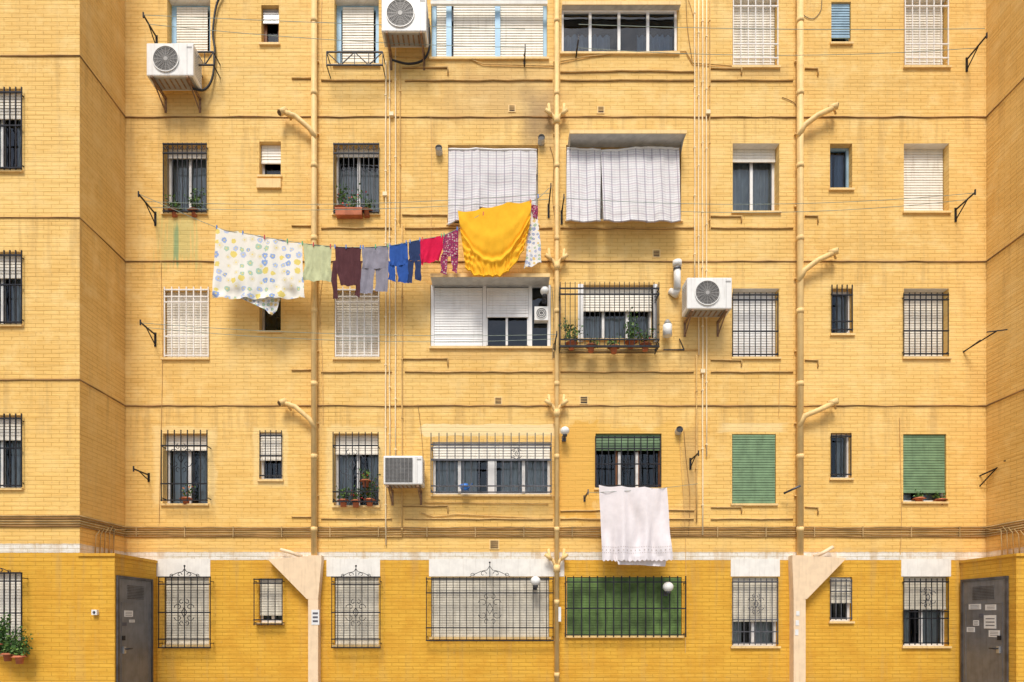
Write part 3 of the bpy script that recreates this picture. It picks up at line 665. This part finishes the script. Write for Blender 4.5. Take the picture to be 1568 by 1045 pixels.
# ---------------------------------------------------------------- plants
def plant(px,py,o,w,h,n=70,fl=None,planter=None):
    x,z=X(px,o),Z(py,o); y=-o; b=MB()
    if planter:
        b.box(x-w*.45,x+w*.45,y-.07,y+.07,z-.13,z,'terra'); b.box(x-w*.47,x+w*.47,y-.08,y+.08,z-.025,z+.005,'terra')
    else:
        b.tube([(x,y,z-.14),(x,y,z-.03),(x,y,z-.03),(x,y,z)],[.05,.065,.075,.075],'terra',12)
    for s_ in range(max(4,n//12)):
        tx=x+random.uniform(-w,w)*.45; tz=z+random.uniform(.3,1)*h; ty=y+random.uniform(-.06,.06)
        b.tube([(x+(tx-x)*.3,y,z-.01),((x+tx)/2+random.uniform(-.02,.02),(y+ty)/2,z+(tz-z)*.6),(tx,ty,tz)],.004,'leaf',4)
        for q in range(14):
            t=random.uniform(.15,1.05); c=Vector((x+(tx-x)*t+random.gauss(0,.035),y+(ty-y)*t+random.gauss(0,.03),z+(tz-z)*t+random.gauss(0,.03)))
            d=Vector((random.gauss(0,1),random.gauss(0,.7),random.gauss(0,.8))).normalized(); e=d.cross(Vector((random.gauss(0,1),random.gauss(0,1),random.gauss(0,1)))).normalized()
            L_=random.uniform(.035,.07); k='leaf' if random.random()<.6 else 'leaf2'
            if fl and random.random()<.16: k=fl; L_*=.7
            b.face([c,c+d*L_*.5+e*L_*.35,c+d*L_,c+d*L_*.5-e*L_*.35],k)
    b.obj('potted_plant')
plant(268,322,.0,.35,.25,80); plant(298,322,.0,.4,.5,110)
plant(535,322,.06,.55,.45,130,planter=True,fl='red'); plant(522,318,.02,.2,.5,60); plant(562,322,.02,.3,.4,80)
plant(875,524,.2,.45,.5,160); plant(905,528,.22,.3,.2,50,fl='orange'); plant(966,522,.2,.4,.6,160); plant(988,526,.22,.5,.3,110,fl='red'); plant(940,530,.2,.3,.15,40,fl='red')
plant(526,765,.06,.3,.3,80); plant(545,766,.08,.4,.25,100,fl='red'); plant(566,764,.06,.35,.5,110,fl='red'); plant(560,735,.1,.2,.2,40,fl='red')
plant(1407,762,-.05,.3,.12,40); plant(1440,764,-.05,.3,.15,40)
plant(12,1000,WD+.2,.9,.5,500); plant(-5,985,WD+.22,.6,.55,250); plant(30,1004,WD+.2,.5,.3,150)
plant(285,762,.0,.3,.3,50,fl='orange')
b=MB(); x,z=X(712,.15),Z(752,.15); b.tube([(x,-.15,z),(x,-.15,z+.13)],[.07,.06],'pegb',12); b.tube([(x+.05,-.15,z+.03),(x+.14,-.15,z+.14)],.012,'pegb',6); b.tube([(x-.05,-.15,z+.12),(x-.11,-.15,z+.1),(x-.06,-.15,z+.02)],.008,'pegb',6); b.obj('watering_can')
# ---------------------------------------------------------------- clotheslines
def arm(b,px,py,o,drop=.2,dx=0,k='black'):
    x,z=X(px),Z(py); b.tube([(x,0,z),(x+dx,-o,z)],.016,k,4); b.tube([(x,0,z-drop),(x+dx*.6,-o*.6,z-.01)],.011,k,4); b.box(x-.02,x+.02,-.012,0,z-drop-.03,z+.04,k)
    b.tube([(x+dx-.001,-o,z-.05),(x+dx-.001,-o,z+.05)],.014,k,4)
def cord(b,p,q,sag,n=24,r=.0045,k='line'):
    p=Vector(p);q=Vector(q); b.tube([tuple(p.lerp(q,i/n)-Vector((0,0,sag*4*(i/n)*(1-i/n)))) for i in range(n+1)],r,k,4)
OL=.5
top=[(212,297),(330,348),(372,357),(420,366),(464,373),(512,378),(555,379),(600,376),(645,367),(678,361),(702,350),(745,325),(815,308),(841,288)]
def liney(px):
    for (a,c),(b_,d) in zip(top,top[1:]):
        if a<=px<=b_: return c+(d-c)*(px-a)/(b_-a)
    return 300
b=MB(); arm(b,238,328,.56); arm(b,840,316,.56,dx=0)
b.tube([(X(a,OL),-OL,Z(c,OL)) for a,c in curve(top,5)],.005,'line',4)
for o_ in(.2,.36): cord(b,(X(238),-o_,Z(328)),(X(840),-o_,Z(316)),.12)
for px in(332,372,405,440,463,480,506,513,530,552,556,575,594,597,622,628,643,647,676,680,700,706,740,775,812,824):
    x,z=X(px,OL),Z(liney(px),OL); b.box(x-.008,x+.008,-OL-.012,-OL+.012,z-.035,z+.035,random.choice(['pegb','pegg','pegr','pegb']))
b.obj('clothesline')
b=MB(); arm(b,238,513,.5); arm(b,849,530,.5); cord(b,(X(238),-.48,Z(513)),(X(849),-.48,Z(530)),.1); cord(b,(X(238),-.3,Z(513)),(X(849),-.3,Z(530)),.14); b.obj('clothesline')
b=MB(); arm(b,228,728,.5,.1); b.obj('clothesline_bracket')
b=MB(); arm(b,240,58,.45); arm(b,803,102,.4,-.25); arm(b,882,88,.4,-.1); arm(b,1480,92,.5); cord(b,(X(240),-.45,Z(58)),(X(803),-.40,Z(75)),.02); cord(b,(X(240),-.3,Z(60)),(X(803),-.3,Z(95)),.08); cord(b,(X(882),-.4,Z(68)),(X(1480),-.45,Z(78)),.05); cord(b,(X(882),-.2,Z(88)),(X(1480),-.25,Z(92)),.14); b.obj('clothesline')
b=MB(); arm(b,860,326,.45); arm(b,1463,322,.5); cord(b,(X(860),-.42,Z(326)),(X(1463),-.48,Z(322)),.16); cord(b,(X(860),-.25,Z(326)),(X(1463),-.3,Z(322)),.2); b.obj('clothesline')
for y in(535,725):
    b=MB(); x,z=X(1475 if y==535 else 1500),Z(y); b.tube([(x,0,z-.05),(x+.25,-.5,z+.12)],.016,'black',4); b.tube([(x,0,z-.25 if y!=535 else z-.06),(x+.1,-.3,z+.04)],.012,'black',4); b.tube([(x+.1,-.45,z+.12),(x+.4,-.55,z+.12)],.012,'black',4); b.obj('clothesline_bracket')
b=MB(); arm(b,1057,705,.5,.15); arm(b,895,762,.5,.05,k='darkgrey'); cord(b,(X(895),-.46,Z(762)),(X(1057),-.46,Z(705)-.55),.03); b.obj('clothesline')
# ---------------------------------------------------------------- laundry
def cloth(b,rows,k,o=OL,nu=24,nv=24,amp=.03,fr=3.0,seed=0,pinch=0):
    n=len(rows)-1
    def f(u,v):
        t=v*n; i=min(n-1,int(t)); t-=i
        (l0,r0),(l1,r1)=rows[i],rows[i+1]
        lx=l0[0]+(l1[0]-l0[0])*t; ly=l0[1]+(l1[1]-l0[1])*t; rx=r0[0]+(r1[0]-r0[0])*t; ry=r0[1]+(r1[1]-r0[1])*t
        px=lx+(rx-lx)*u; py=ly+(ry-ly)*u
        if pinch: py+=pinch*abs(math.sin(u*math.pi*max(1,round((rows[0][1][0]-rows[0][0][0])/35))))*(1-v)
        nz=noise.noise(Vector((u*3+seed,v*2,seed*1.7)))
        oo=o+amp*(.25+.75*v)*(math.sin(2*math.pi*fr*u+nz*3+seed)+.8*nz+.35*math.sin(2*math.pi*fr*2.3*u+v*2+seed))
        px+=1.8*nz*v*2; py+=1.5*nz*v
        return (X(px,o),-oo,Z(py,o))
    b.grid(f,nu,nv,k)
def L(px,dy=0): return (px,liney(px)+dy)
b=MB(); cloth(b,[((362,400),(430,400)),((364,455),(429,458)),((405,474),(424,476)),((411,480),(417,483))],'c_flower2',o=OL-.06,amp=.01)
cloth(b,[(L(331),(463,372)),((328,400),(464,412)),((326,440),(466,440)),((326,457),(467,457))],'c_flower',nu=60,nv=36,amp=.04,fr=3.5,pinch=3); b.obj('floral_bed_sheet')
b=MB(); cloth(b,[(L(464),L(508)),((466,395),(507,396)),((467,408),(506,408)),((463,420),(509,420)),((464,430),(508,431))],'c_green',amp=.022,fr=2)
b.obj('green_t_shirt')
b=MB(); cloth(b,[(L(513),L(553)),((514,398),(552,398)),((514,415),(553,415)),((522,438),(553,438))],'c_maroon',amp=.02,fr=2); cloth(b,[((510,400),(518,398)),((507,430),(516,430)),((510,458),(518,458))],'c_maroon',amp=.01,fr=1,nu=8); cloth(b,[((545,400),(554,400)),((544,430),(553,430)),((543,452),(551,456))],'c_maroon',amp=.01,fr=1,nu=8); b.obj('maroon_sweater')
b=MB(); cloth(b,[(L(554),L(595)),((554,388),(595,388)),((554,412),(595,412))],'c_grey',amp=.015,fr=2); cloth(b,[((554,411),(575,411)),((552,430),(572,430)),((551,449),(570,450))],'c_grey',amp=.015,fr=1,nu=12,seed=2); cloth(b,[((574.5,411),(595,411)),((575,430),(595,430)),((575,446),(594,448))],'c_grey',amp=.015,fr=1,nu=12,seed=4); b.obj('grey_trousers')
b=MB(); cloth(b,[(L(596),L(624)),((596,395),(625,395)),((597,408),(626,406))],'c_blue',amp=.018,fr=2); cloth(b,[((595,400),(605,403)),((594,428),(606,432))],'c_blue',amp=.008,fr=1,nu=8); cloth(b,[((607,404),(626,402)),((609,432),(627,434))],'c_blue',amp=.012,fr=1,nu=8); b.obj('blue_shorts')
b=MB(); cloth(b,[(L(626),L(644)),((626,390),(644,390)),((625,400),(645,400))],'c_navy',amp=.012,fr=1.5,nu=12); cloth(b,[((625,400),(634,400)),((623,432),(631,434))],'c_navy',amp=.006,fr=1,nu=8); cloth(b,[((635,400),(645,400)),((636,428),(644,431))],'c_navy',amp=.006,fr=1,nu=8,seed=3); b.obj('navy_leggings')
b=MB(); cloth(b,[(L(643),L(679)),((644,385),(678,380)),((645,404),(672,400))],'c_red',amp=.02,fr=1.5); cloth(b,[((643,380),(650,380)),((640,395),(648,408))],'c_red',amp=.006,nu=6); b.obj('red_t_shirt')
b=MB(); cloth(b,[(L(679),L(702)),((678,380),(702,378)),((676,392),(702,392))],'c_print',amp=.014,fr=1.5,nu=14); cloth(b,[((675,391),(686,391)),((674,418),(684,421))],'c_print',amp=.008,fr=1,nu=8); cloth(b,[((690,391),(702,391)),((692,415),(700,419))],'c_print',amp=.008,fr=1,nu=8); b.obj('patterned_leggings')
b=MB(); cloth(b,[((812,322),(823,330)),((806,370),(828,372)),((802,412),(829,402))],'c_flower2',o=OL-.05,amp=.02,fr=1.5,nu=12); cloth(b,[((812,312),(824,316)),((815,332),(823,336))],'c_print',o=OL-.04,amp=.01,nu=8); b.obj('patterned_pillowcase')
# fitted yellow sheet: smooth panel, one deep swag and a gathered elastic rim below it
b=MB()
def fy(u,v):
    tl=(702,324);tr=(814,307)
    lx=701+v*12; rx=814-5*v-14*max(0,v-.5)
    ytop=tl[1]+(tr[1]-tl[1])*u+3*abs(math.sin(u*math.pi*3))*(1-v)
    ybot=424-40*max(0,(u-.55)/.45)**1.8-12*max(0,.15-u)/.15+1.2*math.sin(u*45)
    px=lx+(rx-lx)*u; py=ytop+(ybot-ytop)*v
    q=(u-.5)*2; d=v-(.80-.42*abs(q)**2.4)
    ridge=.050*math.exp(-(d/.04)**2)-.03*math.exp(-((d+.08)/.05)**2)
    soft=.026*math.exp(-((d+.34)/.10)**2)*(1-q*q)
    w_=max(0,min(1,(d-.015)/.06))
    n1=noise.noise(Vector((u*6,v*3,0)))
    ruf=.016*math.sin(u*80+9*n1)*w_ + .014*math.sin(v*50+u*4+5*n1)*w_*abs(q)
    oo=OL+.02+ridge+soft+ruf+.04*noise.noise(Vector((u*2.2,v*2,9)))+.015*noise.noise(Vector((u*9,v*5,4)))+.03*v+.012*math.sin(u*8+1)*v
    return (X(px,OL),-oo,Z(py,OL))
b.grid(fy,130,90,'c_yellow'); 
b.tube([fy(i/60,1) for i in range(61)],.014,'c_yellow',6); b.obj('yellow_fitted_sheet')
# lace-edged tablecloth: one surface function shared by cloth, lace bands and scalloped hem
b=MB()
def tw(u,v,dy=0,lift=0):
    nz=noise.noise(Vector((u*3+3,v*1.5,5.1)))
    lx=917+5*v; rx=1021+7*v; ly=743+110*v; ry=747+104*v
    px=lx+(rx-lx)*u+2.2*nz*v; py=ly+(ry-ly)*u+2*abs(math.sin(u*math.pi*3))*(1-v)+1.5*nz*v+dy
    oo=.46+(.012+.045*v)*(math.sin(2*math.pi*2.6*u+nz*4+3)+.7*nz+.35*math.sin(2*math.pi*6.1*u+v*3))+lift
    return (X(px,.46),-oo,Z(py,.46))
b.grid(lambda u,v:tw(u,v),70,40,'c_towel')
b.grid(lambda u,v:tw(u,1,v*(5+2.5*abs(math.sin(u*math.pi*16)))),110,3,'c_towel')
for vv in(.86,.90,.945):
    n=34
    for i in range(n):
        if vv==.90 and i%2: continue
        u0=(i+.2)/n; u1=(i+.75)/n; h_=.022 if vv==.90 else .008
        b.face([tw(u0,vv+h_,0,.005),tw(u1,vv+h_,0,.005),tw(u1,vv,0,.005),tw(u0,vv,0,.005)],'lace')
cloth(b,[((940,840),(1024,840)),((944,864),(1020,868))],'c_towel',o=.38,nu=40,nv=6,amp=.02,fr=3,seed=5); b.obj('white_lace_tablecloth')
# ---------------------------------------------------------------- ground
t=NT('courtyard_concrete'); br_=t.t.nodes.new('ShaderNodeTexBrick'); br_.offset=0
for k,v in {'Color1':(.30,.28,.25,1),'Color2':(.26,.245,.22,1),'Mortar':(.13,.12,.11,1),'Scale':1.0,'Mortar Size':.008,'Brick Width':.4,'Row Height':.4}.items(): br_.inputs[k].default_value=v
t.t.links.new(t.pos,br_.inputs['Vector']); t.put(t.b.inputs['Base Color'],t.mix(t.sstep(t.noise(t.pos,.8,4.0),.4,.7),br_.outputs['Color'],(.22,.20,.18))); t.b.inputs['Roughness'].default_value=.85; M['pave']=t.m
M['soil']=mat('ground_earth',(.24,.20,.15),.9,var=.2,scale=.5)
b=MB(); b.face([(-400,-400,0),(400,-400,0),(400,400,0),(-400,400,0)],'soil'); b.obj('ground',center=False)
b=MB(); b.box(-13,14.5,-20,-.0,.001,.006,'pave'); b.obj('pavement',center=False)
# ---------------------------------------------------------------- light, world, camera
w=bpy.data.worlds.new('World'); sc.world=w; w.use_nodes=True; nt=w.node_tree
sky=nt.nodes.new('ShaderNodeTexSky'); sky.sky_type='NISHITA'; sky.sun_disc=False
EL=56; AZ=-8
sky.sun_elevation=math.radians(EL); sky.sun_rotation=math.radians(180-AZ); sky.dust_density=3.0; sky.air_density=1.0; sky.ozone_density=.6
nt.links.new(sky.outputs[0],nt.nodes['Background'].inputs[0]); nt.nodes['Background'].inputs[1].default_value=.145
s=bpy.data.lights.new('sun','SUN'); s.energy=2.7; s.angle=math.radians(18); s.color=(1,.95,.87); so=bpy.data.objects.new('sun',s); sc.collection.objects.link(so)
so.rotation_euler=(math.radians(90-EL),0,math.radians(AZ)); so.location=(0,-20,30)
c=bpy.data.cameras.new('camera'); co=bpy.data.objects.new('camera',c); sc.collection.objects.link(co); sc.camera=co
co.location=(CX,-D,CZ); co.rotation_euler=(math.pi/2,0,0); c.sensor_width=36; c.lens=36*D/19.6; c.shift_x=18/1568; c.shift_y=427.5/1568; c.clip_end=1500
sc.view_settings.view_transform='Standard'; sc.view_settings.look='None'; sc.view_settings.exposure=0
